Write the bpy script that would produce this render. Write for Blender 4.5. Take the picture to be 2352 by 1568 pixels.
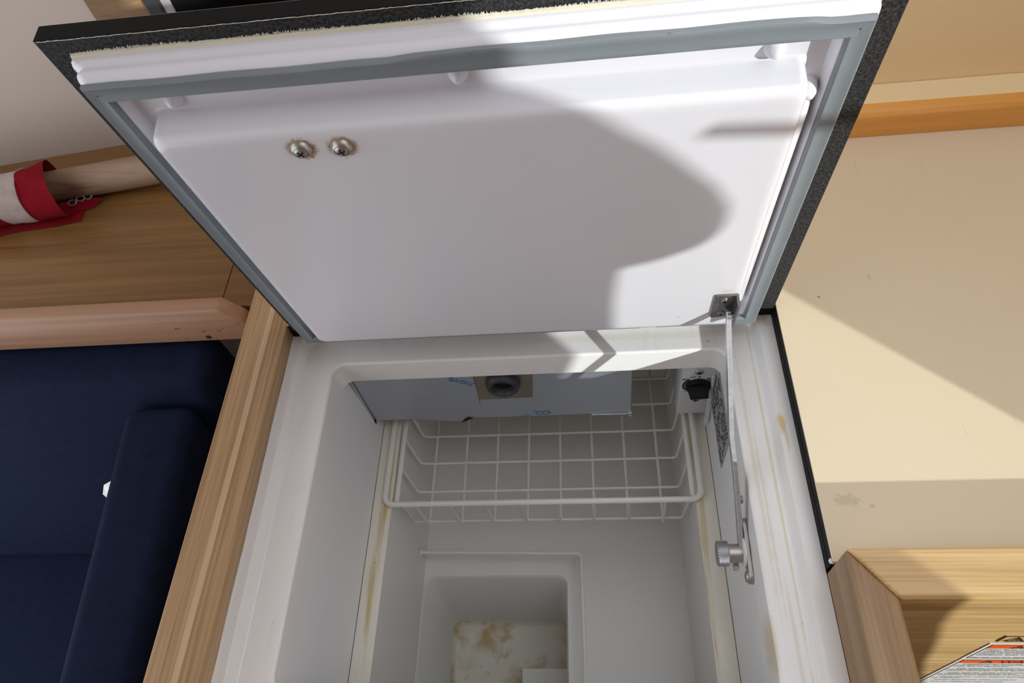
import bpy, bmesh, math, random
from mathutils import Vector, Matrix
from mathutils.geometry import tessellate_polygon
random.seed(7)
for o in list(bpy.data.objects): bpy.data.objects.remove(o)
SC = bpy.context.scene
COL = SC.collection

# ------------------------------------------------------------------ camera
cam_d = bpy.data.cameras.new('camera'); cam = bpy.data.objects.new('camera', cam_d); COL.objects.link(cam)
F_PX = 1657.289; cam_d.sensor_width = 36.0; cam_d.sensor_fit = 'HORIZONTAL'; cam_d.lens = 36.0*F_PX/2352.0
cam_d.clip_start = 0.01
def cam_axes(p, y, r):
    cy, sy = math.cos(y), math.sin(y)
    f = Vector((-sy*math.cos(p), cy*math.cos(p), -math.sin(p)))
    rt = Vector((cy, sy, 0)); up = rt.cross(f)
    c, s = math.cos(r), math.sin(r)
    return c*rt+s*up, -s*rt+c*up, f
RT, UP, FW = cam_axes(math.radians(55.19691), math.radians(11.41616), math.radians(-11.93912))
M = Matrix((RT, UP, -FW)).transposed().to_4x4(); M.translation = Vector((0, 0, 0.56))
cam.matrix_world = M
SC.camera = cam
# ------------------------------------------------------------------ light
world = bpy.data.worlds.new('world'); SC.world = world; world.use_nodes = True
bg = world.node_tree.nodes['Background']; bg.inputs[0].default_value = (0.90, 0.94, 1.0, 1); bg.inputs[1].default_value = 2.0
SUN_DIR = Vector((-2.1, 1.9, -1.0)).normalized()
sd = bpy.data.lights.new('sun', 'SUN'); sd.energy = 3.8; sd.angle = math.radians(0.6); sd.color = (0.96, 1.0, 0.97)
sun = bpy.data.objects.new('sun', sd); COL.objects.link(sun)
sun.rotation_euler = (-SUN_DIR).to_track_quat('Z', 'Y').to_euler(); sun.location = (2.1, -1.9, 1.6)
SC.view_settings.view_transform = 'Standard'; SC.view_settings.look = 'None'
SC.view_settings.gamma = 1; SC.view_settings.exposure = 0.0; SC.view_settings.use_curve_mapping = False

# ------------------------------------------------------------------ node helpers
class NT:
    def __init__(s, name):
        m = bpy.data.materials.new(name); m.use_nodes = True; s.m = m; s.t = m.node_tree
        s.b = s.t.nodes['Principled BSDF']
    def n(s, typ, **kw):
        x = s.t.nodes.new(typ)
        for k, v in kw.items(): setattr(x, k, v)
        return x
    def l(s, a, b): s.t.links.new(a, b)
    def coord(s, scale=(1, 1, 1), rot=(0, 0, 0), loc=(0, 0, 0)):
        tc = s.n('ShaderNodeTexCoord'); mp = s.n('ShaderNodeMapping')
        mp.inputs['Scale'].default_value = scale; mp.inputs['Rotation'].default_value = rot; mp.inputs['Location'].default_value = loc
        s.l(tc.outputs['Object'], mp.inputs['Vector']); return mp.outputs[0]
    def noise(s, vec, scale, detail=4, rough=.55, dist=0):
        x = s.n('ShaderNodeTexNoise'); s.l(vec, x.inputs['Vector'])
        x.inputs['Scale'].default_value = scale; x.inputs['Detail'].default_value = detail
        x.inputs['Roughness'].default_value = rough; x.inputs['Distortion'].default_value = dist
        return x.outputs['Fac']
    def ramp(s, fac, stops):
        r = s.n('ShaderNodeValToRGB'); s.l(fac, r.inputs[0]); e = r.color_ramp.elements
        while len(e) < len(stops): e.new(.5)
        for i, (p, c) in enumerate(stops):
            e[i].position = p; e[i].color = (*c, 1) if len(c) == 3 else c
        return r.outputs[0]
    def rng(s, fac, a, b, c=0, d=1, smooth=True):
        r = s.n('ShaderNodeMapRange'); s.l(fac, r.inputs['Value'])
        if smooth: r.interpolation_type = 'SMOOTHSTEP'
        r.inputs['From Min'].default_value = a; r.inputs['From Max'].default_value = b
        r.inputs['To Min'].default_value = c; r.inputs['To Max'].default_value = d
        return r.outputs[0]
    def math(s, op, a, b=None):
        x = s.n('ShaderNodeMath', operation=op)
        for i, v in enumerate((a, b)):
            if v is None: continue
            if isinstance(v, (int, float)): x.inputs[i].default_value = v
            else: s.l(v, x.inputs[i])
        return x.outputs[0]
    def mix(s, fac, a, b, blend='MIX'):
        x = s.n('ShaderNodeMix', data_type='RGBA', blend_type=blend)
        for i, v in ((0, fac), (6, a), (7, b)):
            if isinstance(v, (int, float)): x.inputs[i].default_value = v
            elif isinstance(v, tuple): x.inputs[i].default_value = (*v, 1)
            else: s.l(v, x.inputs[i])
        return x.outputs[2]
    def bump(s, h, strength=.2, dist=.001):
        x = s.n('ShaderNodeBump'); x.inputs['Strength'].default_value = strength; x.inputs['Distance'].default_value = dist
        s.l(h, x.inputs['Height']); s.l(x.outputs[0], s.b.inputs['Normal'])
    org = (0, 0, 0)
    def spot(s, centre, radii, wob=.35, nscale=60, soft=.35):
        """mask of an irregular stain with a shape of its own around a point"""
        centre = tuple(Vector(centre)-Vector(s.org)); tc = s.n('ShaderNodeTexCoord'); sub = s.n('ShaderNodeVectorMath', operation='SUBTRACT'); s.l(tc.outputs['Object'], sub.inputs[0]); sub.inputs[1].default_value = centre
        dv = s.n('ShaderNodeVectorMath', operation='DIVIDE'); s.l(sub.outputs[0], dv.inputs[0]); dv.inputs[1].default_value = radii
        ln = s.n('ShaderNodeVectorMath', operation='LENGTH'); s.l(dv.outputs[0], ln.inputs[0])
        nz = s.noise(tc.outputs['Object'], nscale, 5)
        d = s.math('ADD', ln.outputs['Value'], s.math('MULTIPLY', s.math('SUBTRACT', nz, .5), wob*4))
        return s.rng(d, 1-soft, 1+soft, 1, 0)
    def col(s, c):
        if isinstance(c, tuple): s.b.inputs['Base Color'].default_value = (*c, 1)
        else: s.l(c, s.b.inputs['Base Color'])
    def rough(s, v):
        if isinstance(v, (int, float)): s.b.inputs['Roughness'].default_value = v
        else: s.l(v, s.b.inputs['Roughness'])

def plain(name, c, rough=.5, metal=0, var=.06, nscale=40, bump=0, bscale=300, bdist=.0005, coat=0, spec=.5):
    N = NT(name); v = N.coord()
    nz = N.noise(v, nscale, 4)
    N.col(N.mix(nz, tuple(x*(1-var) for x in c), tuple(min(1, x*(1+var)) for x in c)))
    N.rough(rough); N.b.inputs['Metallic'].default_value = metal; N.b.inputs['Coat Weight'].default_value = coat; N.b.inputs['Specular IOR Level'].default_value = spec
    if bump: N.bump(N.noise(v, bscale, 3), bump, bdist)
    return N.m

def wood(name, dark, mid, light, axis='x', sc=1.0, rough=.4, rotz=0.0, streak=.5, fine=1.0):
    N = NT(name)
    a = {'x': (.035, 1, 1), 'y': (1, .035, 1), 'z': (1, 1, .035)}[axis]
    v = N.coord(scale=tuple(q*sc for q in a), rot=(0, 0, rotz))
    f = {'x': (.012, 1, 1), 'y': (1, .012, 1), 'z': (1, 1, .012)}[axis]
    vf = N.coord(scale=tuple(q*sc for q in f), rot=(0, 0, rotz))
    broad = N.noise(v, 55, 4, .5, .6)
    lines = N.noise(vf, 420*fine, 3, .6)
    g = N.math('ADD', N.math('MULTIPLY', broad, 1-streak), N.math('MULTIPLY', lines, streak))
    c = N.ramp(g, [(.36, dark), (.5, mid), (.64, light)])
    pores = N.rng(N.noise(vf, 900*fine, 2), .66, .78, 0, .35)
    N.col(N.mix(pores, c, tuple(x*.55 for x in dark)))
    N.rough(N.rng(lines, .3, .7, rough-.06, rough+.1)); N.bump(lines, .12, .0004)
    return N.m

# ------------------------------------------------------------------ materials
WHITE = (.80, .80, .825)
def m_liner():
    N = NT('white_abs_plastic'); v = N.coord(); N.col(N.mix(N.noise(v, 9, 3), (.735, .73, .785), (.77, .765, .81)))
    N.rough(.22); N.b.inputs['Coat Weight'].default_value = .15; N.b.inputs['Coat Roughness'].default_value = .08
    N.bump(N.noise(v, 30, 2), .04, .001); return N
def lid_liner_mat():
    N = m_liner(); c = N.b.inputs['Base Color'].links[0].from_socket
    for p in ((-.1654, .2988, .033), (-.141, .298, .033)):
        c = N.mix(N.math('MULTIPLY', N.spot(p, (.0086, .0083, .012), .22, 420, .25), .85), c, (.40, .19, .06))
    c = N.mix(N.math('MULTIPLY', N.spot((-.1615, .2915, .033), (.002, .0015, .01), .5, 700, .4), .7), c, (.35, .12, .04))
    c = N.mix(N.math('MULTIPLY', N.spot((.106, .0975, .033), (.004, .003, .01), .5, 500, .6), .35), c, (.62, .48, .25))
    c = N.mix(N.math('MULTIPLY', N.spot((.072, .056, .033), (.0015, .0015, .01), .5, 500, .6), .4), c, (.55, .42, .22))
    v = N.coord(); spk = N.rng(N.noise(v, 260, 2), .79, .83, 0, .5)
    N.col(N.mix(spk, c, (.35, .30, .25))); return N.m
M_LINER = lid_liner_mat()
M_RIB = m_liner().m
def rim_mat():
    N = NT('white_rim_plastic'); N.org = (-.07, .23, -.56); v = N.coord(); c = N.mix(N.noise(v, 14, 3), (.84, .83, .825), (.88, .87, .865))
    vy = N.coord(scale=(1, .07, 1))
    dirt = N.rng(N.noise(vy, 160, 4, .6), .54, .76, 0, .16)
    c = N.mix(dirt, c, (.62, .56, .42))
    for p, r, a, k in (((.1583, .297, -.02), (.003, .0085, .03), .85, (.72, .50, .20)),
                       ((.1600, .284, -.02), (.0012, .012, .03), .5, (.62, .50, .24)),
                       ((.1225, .12, -.032), (.003, .02, .03), .6, (.62, .48, .24)),
                       ((.140, .115, -.032), (.0015, .05, .03), .35, (.60, .52, .34)),
                       ((.1575, .412, -.02), (.008, .008, .03), .7, (.45, .28, .10)),
                       ((.1465, .26, -.032), (.0012, .16, .03), .55, (.58, .55, .30)),
                       ((.132, .27, -.032), (.0018, .11, .03), .35, (.62, .52, .34)),
                       ((.136, .22, -.032), (.0012, .08, .03), .3, (.55, .45, .30)),
                       ((.109, .394, -.032), (.0015, .0012, .03), .7, (.55, .38, .15)),
                       ((.06, .403, -.032), (.12, .004, .02), .35, (.70, .68, .52))):
        c = N.mix(N.math('MULTIPLY', N.spot(p, r, .3, 130, .5), a), c, k)
    v2 = N.coord(); spk = N.rng(N.noise(v2, 330, 2), .76, .80, 0, .6); c = N.mix(spk, c, (.22, .17, .11))
    N.col(c); N.rough(.3); N.b.inputs['Coat Weight'].default_value = .1; N.bump(N.noise(v, 40, 2), .05, .001); return N.m
M_RIM = rim_mat()
def inner_mat(name, tint, stain=.25, sc=(.7, .04, .7)):
    N = NT(name); v = N.coord(); c = N.mix(N.noise(v, 12, 3), tuple(x*.95 for x in tint), tint)
    vy = N.coord(scale=sc); c = N.mix(N.rng(N.noise(vy, 120, 4, .6), .5, .72, 0, stain), c, (.60, .44, .17))
    spk = N.rng(N.noise(v, 210, 2), .765, .80, 0, .6); c = N.mix(spk, c, (.18, .15, .10))
    N.col(c); N.rough(.32); return N.m
M_WALL = inner_mat('white_inner_wall', (.86, .87, .89), .02)
M_LEDGE = inner_mat('yellowed_ledge', (.86, .83, .72), .95)
M_LOW = inner_mat('white_lower_tank', (.85, .84, .81), .03)
def well_mat():
    N = NT('stained_well_floor'); v = N.coord(); c = (.78, .74, .64)
    m = N.rng(N.noise(v, 26, 4, .55, .3), .46, .70, 0, .85)
    c = N.mix(m, c, (.50, .33, .10)); c = N.mix(N.rng(N.noise(v, 70, 4), .58, .75, 0, .35), c, (.36, .22, .07))
    N.col(c); N.rough(.4); return N.m
M_WELL = well_mat()
M_WIRE = plain('white_coated_wire', (.84, .83, .78), .3, var=.05)
M_GASKET = None
def gasket_mat():
    N = NT('grey_rubber_gasket'); v = N.coord(scale=(.15, 1, 1))
    c = N.mix(N.noise(v, 60, 4), (.18, .205, .226), (.235, .263, .285))
    d = N.rng(N.noise(N.coord(scale=(.35, .35, 1)), 210, 3), .70, .78, 0, .8)
    N.col(N.mix(d, c, (.10, .075, .05))); N.rough(.45); N.b.inputs['Specular IOR Level'].default_value = .35; return N.m
M_GASKET = gasket_mat()
def black_mat():
    N = NT('black_laminate_core'); v = N.coord()
    c = N.mix(N.rng(N.noise(v, 520, 3, .7), .35, .72), (.010, .010, .011), (.060, .060, .062))
    c = N.mix(N.rng(N.noise(v, 900, 2), .74, .78, 0, .5), c, (.35, .35, .34))
    N.col(c); N.rough(.65); N.b.inputs['Specular IOR Level'].default_value = .2; N.bump(N.noise(v, 700, 2), .1, .0004); return N.m
M_BLACK = black_mat()
M_EDGE = plain('black_edge', (.006, .006, .007), .6, var=.3, nscale=300, spec=.15)
M_BEAD = plain('cream_adhesive', (.72, .68, .54), .8, bump=.5, bscale=500)
M_FUZZ = plain('torn_white_foam', (.72, .72, .70), .9)
def counter_mat():
    N = NT('cream_laminate'); N.org = (.4, .4, -.02); v = N.coord()
    c = N.mix(N.noise(v, 4, 2), (.71, .605, .44), (.75, .645, .48))
    vs = N.coord(scale=(.9, .05, 1), rot=(0, 0, math.radians(48)))
    scr = N.rng(N.noise(vs, 210, 2), .735, .76, 0, .25); c = N.mix(scr, c, (.36, .29, .2))
    for p, r, a, k in (((.1895, .219, 0), (.009, .0045, .01), .45, (.45, .40, .26)), ((.2075, .2137, 0), (.002, .0015, .01), .5, (.42, .36, .24)),
                       ((.258, .437, 0), (.002, .003, .01), .4, (.46, .40, .25)), ((.2084, .4162, 0), (.0011, .0006, .01), 1.0, (.02, .02, .02))):
        c = N.mix(N.math('MULTIPLY', N.spot(p, r, .7, 520, .35), a), c, k)
    N.col(c); N.rough(.48); N.bump(N.noise(v, 620, 2), .22, .0005); return N.m
M_COUNTER = counter_mat()
M_OAK_X = wood('oak_veneer_x', (.46, .29, .11), (.63, .42, .18), (.78, .55, .27), 'x', rough=.33)
M_OAK_Y = wood('oak_veneer_y', (.33, .195, .095), (.43, .27, .14), (.53, .35, .195), 'y', rough=.32, streak=.72)
M_OAK_Y2 = wood('oak_rail_y', (.25, .15, .075), (.335, .215, .115), (.43, .285, .165), 'y')
M_OAK_D = wood('oak_panel_dark', (.17, .095, .035), (.23, .135, .055), (.30, .18, .08), 'x')
M_SHELF = wood('shelf_veneer', (.15, .068, .018), (.195, .094, .027), (.25, .128, .042), 'x', rotz=math.radians(-6), rough=.35, streak=.35, fine=.5)
def beech_mat():
    m = wood('beech', (.31, .165, .10), (.37, .205, .125), (.42, .245, .155), 'x', rough=.42, streak=.25, fine=.7)
    t = m.node_tree; N = NT.__new__(NT); N.org = (-.6, .447, -.056); N.m = m; N.t = t; N.b = t.nodes['Principled BSDF']
    c = N.b.inputs['Base Color'].links[0].from_socket
    v = N.coord(scale=(.5, 1, .9)); g = N.math('MULTIPLY', N.rng(N.noise(v, 170, 3), .60, .68, 0, .85), N.spot((-.425, .437, -.03), (.05, .03, .018), .4, 60, .5))
    N.col(N.mix(g, c, (.05, .035, .025))); return m
M_BEECH = beech_mat()
M_BEECH_R = wood('orange_beech', (.72, .33, .075), (.80, .385, .09), (.85, .42, .11), 'x', rough=.4, streak=.3, fine=.7)
M_STAFF = wood('weathered_staff', (.16, .08, .055), (.30, .19, .13), (.40, .29, .19), 'x', sc=.5, rough=.6, streak=.25)
def fabric(name, c):
    N = NT(name); v = N.coord()
    w = N.n('ShaderNodeTexWave', wave_type='BANDS', bands_direction='DIAGONAL'); N.l(v, w.inputs['Vector']); w.inputs['Scale'].default_value = 330; w.inputs['Distortion'].default_value = 1.5
    N.col(N.mix(N.noise(v, 70, 4), tuple(x*.72 for x in c), tuple(x*1.25 for x in c))); N.rough(.9)
    N.b.inputs['Specular IOR Level'].default_value = .12; N.bump(N.math('ADD', w.outputs['Fac'], N.noise(v, 600, 2)), .35, .0006); return N.m
M_NAVY = fabric('navy_weave', (.0075, .0125, .036))
M_RED = fabric('red_nylon', (.21, .004, .012)); M_WHITECLOTH = fabric('white_nylon', (.44, .365, .34))
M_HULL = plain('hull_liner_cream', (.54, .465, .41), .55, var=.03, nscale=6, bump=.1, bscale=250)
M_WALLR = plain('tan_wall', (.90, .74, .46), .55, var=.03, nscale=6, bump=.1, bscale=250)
M_STEEL = plain('stainless_steel', (.42, .40, .37), .36, .8, var=.15, nscale=120)
M_ZINC = plain('galvanised_steel', (.55, .57, .60), .32, .65, var=.35, nscale=260, bump=.25, bscale=420)
M_DARKSTEEL = plain('dark_plated_steel', (.20, .20, .205), .35, .8, var=.4, nscale=300)
def knurl():
    N = NT('knurled_steel'); v = N.coord(); N.col((.5, .5, .51)); N.b.inputs['Metallic'].default_value = 1; N.rough(.3); return N.m
M_KNURL = knurl()
M_FILM = plain('blue_grey_film', (.47, .505, .575), .38, .7, var=.04, nscale=8)
M_BARE = plain('brushed_metal_patch', (.30, .275, .215), .38, .8, var=.2, nscale=60)
M_RUBBER = plain('black_rubber', (.008, .0085, .0095), .55, var=.2, spec=.2)
M_GROMMET = plain('grey_rubber_grommet', (.032, .034, .040), .5, var=.1)
M_HOLE = plain('dark_hole', (.003, .003, .003), .9)
M_INK = plain('black_print', (.02, .02, .022), .6)
M_BLUE = plain('blue_print', (.03, .20, .48), .6)
M_TPLAST = plain('thermostat_plastic', (.62, .62, .64), .4, var=.03)
M_PAPER = plain('white_label', (.80, .80, .79), .4, var=.02)
M_GREYLABEL = plain('silver_label', (.36, .35, .33), .4, var=.06)
M_ORANGE = plain('warning_orange', (.85, .12, .015), .45)
M_GLASS = plain('dark_tinted_window', (.002, .0025, .003), .15, spec=.08)
M_FRAME = plain('grey_window_seal', (.30, .30, .31), .5)
M_FRAMEB = plain('black_window_frame', (.02, .021, .024), .5)
M_PALESTRIP = wood('pale_strip_wood', (.45, .30, .165), (.58, .41, .245), (.68, .50, .32), 'y')
M_TEAK = wood('warm_bounce_teak', (.30, .15, .04), (.40, .21, .06), (.48, .27, .09), 'z', rough=.4)  # warm tone chosen so the added bulkhead bounces warm light
M_SOLE = wood('cabin_sole', (.15, .08, .03), (.2, .11, .05), (.26, .15, .07), 'x')

# ------------------------------------------------------------------ geometry helpers
def obj(name, verts, faces, mat, parent=None, smooth=False, org=None):
    """verts in world space (or in the parent's own frame when the parent is rotated)"""
    me = bpy.data.meshes.new(name)
    L = Vector(parent.get('_org', (0, 0, 0))) if parent is not None else Vector(org or (0, 0, 0))
    me.from_pydata([tuple(Vector(v)-L) for v in verts], [], faces); me.update()
    o = finish(name, me, mat, parent, smooth, L if parent is None else None); o['_org'] = tuple(L); return o
def finish(name, me, mat, parent, smooth, loc=None):
    bm = bmesh.new(); bm.from_mesh(me); bmesh.ops.recalc_face_normals(bm, faces=bm.faces); bm.to_mesh(me); bm.free()
    me.materials.append(mat)
    o = bpy.data.objects.new(name, me); COL.objects.link(o)
    if parent is not None: o.parent = parent
    elif loc is not None: o.location = loc
    if smooth: shade(me, smooth)
    return o
def shade(me, ang=35):
    if ang is True: ang = 35
    for p in me.polygons: p.use_smooth = True
    me.set_sharp_from_angle(angle=math.radians(ang))
def thing(name, label, cat, org=(0, 0, 0), group=None):
    o = bpy.data.objects.new(name, None); COL.objects.link(o); o.location = org; o['_org'] = org
    o.empty_display_size = .02; tag(o, label, cat, group); return o
def wn(o):
    m = o.modifiers.new('weighted_normal', 'WEIGHTED_NORMAL'); m.keep_sharp = True; m.weight = 100; return o
def tag(o, label=None, cat=None, group=None, kind=None):
    for k, v in (('label', label), ('category', cat), ('group', group), ('kind', kind)):
        if v: o[k] = v
    return o
def hexa(c, bevel=0, seg=2):
    """8 corners: bottom 4 ccw, top 4 ccw -> (verts, faces) with optional bevel"""
    bm = bmesh.new(); vs = [bm.verts.new(p) for p in c]
    for f in ((3, 2, 1, 0), (4, 5, 6, 7), (0, 1, 5, 4), (1, 2, 6, 5), (2, 3, 7, 6), (3, 0, 4, 7)): bm.faces.new([vs[i] for i in f])
    return bev(bm, bevel, seg)
def bev(bm, bevel, seg=2):
    if bevel: bmesh.ops.bevel(bm, geom=list(bm.edges), offset=bevel, segments=seg, profile=.5, affect='EDGES', clamp_overlap=True)
    bm.verts.index_update(); v = [tuple(x.co) for x in bm.verts]; f = [[y.index for y in x.verts] for x in bm.faces]; bm.free(); return v, f
def box(x0, x1, y0, y1, z0, z1, bevel=0, seg=2):
    return hexa([(x0, y0, z0), (x1, y0, z0), (x1, y1, z0), (x0, y1, z0), (x0, y0, z1), (x1, y0, z1), (x1, y1, z1), (x0, y1, z1)], bevel, seg)
def prism(pts, fn0, fn1, bevel=0, seg=2):
    """polygon pts (2d) mapped by fn0 and fn1 to two end caps"""
    bm = bmesh.new(); a = [bm.verts.new(fn0(*p)) for p in pts]; b = [bm.verts.new(fn1(*p)) for p in pts]; n = len(pts)
    bm.faces.new(a); bm.faces.new(b[::-1])
    for i in range(n): bm.faces.new((a[i], b[i], b[(i+1) % n], a[(i+1) % n]))
    bmesh.ops.recalc_face_normals(bm, faces=bm.faces)
    return bev(bm, bevel, seg)
def join(*parts):
    V, Fc = [], []
    for v, f in parts:
        o = len(V); V += list(v); Fc += [[i+o for i in q] for q in f]
    return V, Fc
def fillet(pts, r, n=4):
    pts = [Vector(p) for p in pts]; out = [pts[0]]
    for i in range(1, len(pts)-1):
        a, b, c = pts[i-1], pts[i], pts[i+1]; d1 = (a-b); d2 = (c-b); k = min(r, d1.length*.45, d2.length*.45)
        p, q = b+d1.normalized()*k, b+d2.normalized()*k
        for j in range(n+1):
            t = j/n; out.append((1-t)**2*p+2*t*(1-t)*b+t*t*q)
    out.append(pts[-1]); return out
def tube(pts, r, n=8, closed=False):
    pts = [Vector(p) for p in pts]; V, Fc = [], []; m = len(pts)
    T = []
    for i in range(m):
        if closed: t = pts[(i+1) % m]-pts[i-1]
        else: t = pts[min(i+1, m-1)]-pts[max(i-1, 0)]
        T.append(t.normalized())
    u = T[0].orthogonal().normalized()
    for i in range(m):
        u = (u-T[i]*u.dot(T[i])).normalized(); w = T[i].cross(u)
        for j in range(n):
            a = 2*math.pi*j/n; V.append(pts[i]+u*math.cos(a)*r+w*math.sin(a)*r)
    for i in range(m if closed else m-1):
        for j in range(n):
            k = ((i+1) % m)*n; Fc.append([i*n+j, i*n+(j+1) % n, k+(j+1) % n, k+j])
    if not closed: Fc += [list(range(n))[::-1], [(m-1)*n+j for j in range(n)]]
    return V, Fc
def lathe(prof, o, ax, n=24, cap=True):
    """profile [(radius, height)] around axis ax from origin o"""
    ax = Vector(ax).normalized(); u = ax.orthogonal().normalized(); w = ax.cross(u); o = Vector(o); V, Fc = [], []
    for r, h in prof:
        for j in range(n):
            a = 2*math.pi*j/n; V.append(o+ax*h+u*math.cos(a)*r+w*math.sin(a)*r)
    for i in range(len(prof)-1):
        for j in range(n): Fc.append([i*n+j, i*n+(j+1) % n, (i+1)*n+(j+1) % n, (i+1)*n+j])
    if cap: Fc += [list(range(n))[::-1], [(len(prof)-1)*n+j for j in range(n)]]
    return V, Fc
def rrect(x0, x1, y0, y1, r, n=6):
    P = []
    for cx, cy, a0 in ((x1-r, y1-r, 0), (x0+r, y1-r, 90), (x0+r, y0+r, 180), (x1-r, y0+r, 270)):
        for k in range(n+1):
            a = math.radians(a0+90*k/n); P.append((cx+r*math.cos(a), cy+r*math.sin(a)))
    return P
def rings(L, cap_last=True, cap_first=False, n=6):
    """stack of rounded-rectangle loops (x0,x1,y0,y1,r,z)"""
    V, Fc = [], []; m = 4*(n+1)
    for x0, x1, y0, y1, r, z in L: V += [(x, y, z) for x, y in rrect(x0, x1, y0, y1, r, n)]
    for i in range(len(L)-1):
        for j in range(m): Fc.append([i*m+j, i*m+(j+1) % m, (i+1)*m+(j+1) % m, (i+1)*m+j])
    if cap_last: Fc.append([(len(L)-1)*m+j for j in range(m)])
    if cap_first: Fc.append(list(range(m))[::-1])
    return V, Fc
def text_vf(body, size, extrude=0.0, shear=0, align='LEFT', bold=0):
    cu = bpy.data.curves.new('t', 'FONT'); cu.body = body; cu.size = size; cu.extrude = extrude; cu.shear = shear; cu.align_x = align; cu.offset = bold
    cu.resolution_u = 3
    ob = bpy.data.objects.new('t', cu); COL.objects.link(ob)
    me = bpy.data.meshes.new_from_object(ob)
    V = [tuple(v.co) for v in me.vertices]; Fc = [list(p.vertices) for p in me.polygons]
    bpy.data.objects.remove(ob); bpy.data.curves.remove(cu); bpy.data.meshes.remove(me)
    return V, Fc
def xf(vf, fn): return [fn(*p) for p in vf[0]], vf[1]
def P(name, vf, mat, parent=None, smooth=False): return obj(name, vf[0], vf[1], mat, parent, smooth)
def struct(name, vf, mat, label=None, smooth=False):
    o = obj(name, vf[0], vf[1], mat, None, smooth); o['kind'] = 'structure'
    if label: o['label'] = label
    return o
def screw(parent, c, ax, r=.004, h=.002, mat=None, washer=False):
    """pan-head screw with a cross recess; returns the head"""
    mat = mat or M_STEEL; c = Vector(c); ax = Vector(ax).normalized()
    prof = [(r, 0), (r, h*.35), (r*.92, h*.7), (r*.65, h*.95), (r*.3, h)]
    s = P('screw', lathe(prof, c, ax, 20), mat, parent, 40)
    u = ax.orthogonal().normalized().lerp(ax.cross(ax.orthogonal()).normalized(), .35).normalized(); w = ax.cross(u)
    def bar(d, e): 
        a, b, t = d*r*.6, e*r*.14, ax*.0002; o = c+ax*h
        return hexa([o-a-b-t*3, o+a-b-t*3, o+a+b-t*3, o-a+b-t*3, o-a-b+t, o+a-b+t, o+a+b+t, o-a+b+t])
    P('cross_slot', join(bar(u, w), bar(w, u)), M_HOLE, parent if parent.parent else s) if False else None
    q = obj('cross_slot', *join(bar(u, w), bar(w, u)), M_HOLE, None)
    L = Vector(parent.get('_org', (0, 0, 0)))
    q.data.transform(Matrix.Translation(-L)); q.parent = s
    return s

# ================================================================== SETTING
# cabin sole, added bulkhead whose opening is shaped to cast the sun patches
struct('floor', box(-1.6, 1.4, -1.6, .8, -1.02, -1.0), M_SOLE, 'dark wooden cabin sole below the galley')
XB = .72
outer = [(-1.7, -1.0), (.80, -1.0), (.80, .93), (-1.7, .93)]
hole = [(-.064, -.16), (-.064, .90), (-.362, .90), (-.358, .716), (-.355, .681), (-.3395, .6625), (-.3203, .6363), (-.3050, .616), (-.2893, .597),
        (-.2740, .575), (-.2592, .553), (-.2480, .537), (-.2396, .521), (-.2335, .508), (-.2303, .492), (-.2310, .480), (-.2350, .472), (-.2420, .4675), (-.2628, .4655), (-.278, .468), (-.286, .4702),
        (-.2815, .42), (-.2720, .363), (-.290, .32), (-.302, .29), (-.303, .24), (-.296, .19), (-.280, .12), (-.262, .02), (-.235, -.09), (-.20, -.16)]  # rounded bulge added to the outline, shading the lid like an elbow
tri = tessellate_polygon([[Vector((a, b, 0)) for a, b in outer], [Vector((a, b, 0)) for a, b in hole]])
pts2 = outer+hole; V = [(XB, a, b) for a, b in pts2]+[(XB+.006, a, b) for a, b in pts2]; k = len(pts2)
Fc = [list(t) for t in tri]+[[i+k for i in t[::-1]] for t in tri]
for a, n in ((0, len(outer)), (len(outer), len(hole))):
    for i in range(n): j = (i+1) % n; Fc.append([a+i, a+j, a+j+k, a+i+k])
struct('sun_mask_wall', (V, Fc), M_TEAK, 'added bulkhead, its opening shaped to cast the sun patches and rounded shadow')
P('shadow_bar', tube([(XB+.003, -.062, .470), (XB+.003, -.262, .590)], .0045, 8), M_BEECH, bpy.data.objects['sun_mask_wall'], True)  # added bar, casts the soft dark band across the lid

struct('light_block_wall', box(-.66, .60, -.38, -.36, -1.0, 1.22), M_SOLE, 'dark panel added behind the camera to keep light off the lid')  # added blocker, shades the lid like a person behind the camera

struct('ceiling', box(-1.3, -.02, -.9, .80, 1.0, 1.03), M_HULL, 'partial cream headliner over the settee, added to cut light from above')  # added out of view, edge set so skylight enters from the right

# hull side at the left, tapering towards the bow
HA = Vector((-.7782, .7160, -.02)); HD = Vector((.9910, .1340, 0)).normalized(); HN = Vector((HD.y, -HD.x, 0))
def hull(s, z, out=0.0): return tuple(HA+HD*s+Vector((0, 0, z+.02))+HN*out)   # s metres along the hull, out towards the cabin
def hbox(s0, s1, z0, z1, o0, o1, bevel=0): return hexa([hull(s0, z0, o1), hull(s1, z0, o1), hull(s1, z0, o0), hull(s0, z0, o0), hull(s0, z1, o1), hull(s1, z1, o1), hull(s1, z1, o0), hull(s0, z1, o0)], bevel)
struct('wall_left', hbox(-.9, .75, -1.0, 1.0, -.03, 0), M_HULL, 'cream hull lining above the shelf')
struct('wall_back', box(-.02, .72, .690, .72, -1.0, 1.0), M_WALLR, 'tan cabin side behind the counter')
struct('trim_1', hbox(.2370, .2995, -.02, .7, 0, .004, .0008), M_OAK_D, 'oak veneer panel beside the dark window')
w1 = tag(bpy.data.objects.new('window_1', None), 'dark tinted cabin window in a black frame', None, None, 'structure'); COL.objects.link(w1)
P('window_frame', hbox(.2995, .3165, .02, .6, 0, .009, .002), M_FRAMEB, w1)
P('window_seal', hbox(.3165, .3270, .03, .6, 0, .006, .001), M_FRAME, w1)
P('window_glass', hbox(.3270, .70, .03, .6, 0, .003), M_GLASS, w1)

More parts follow.
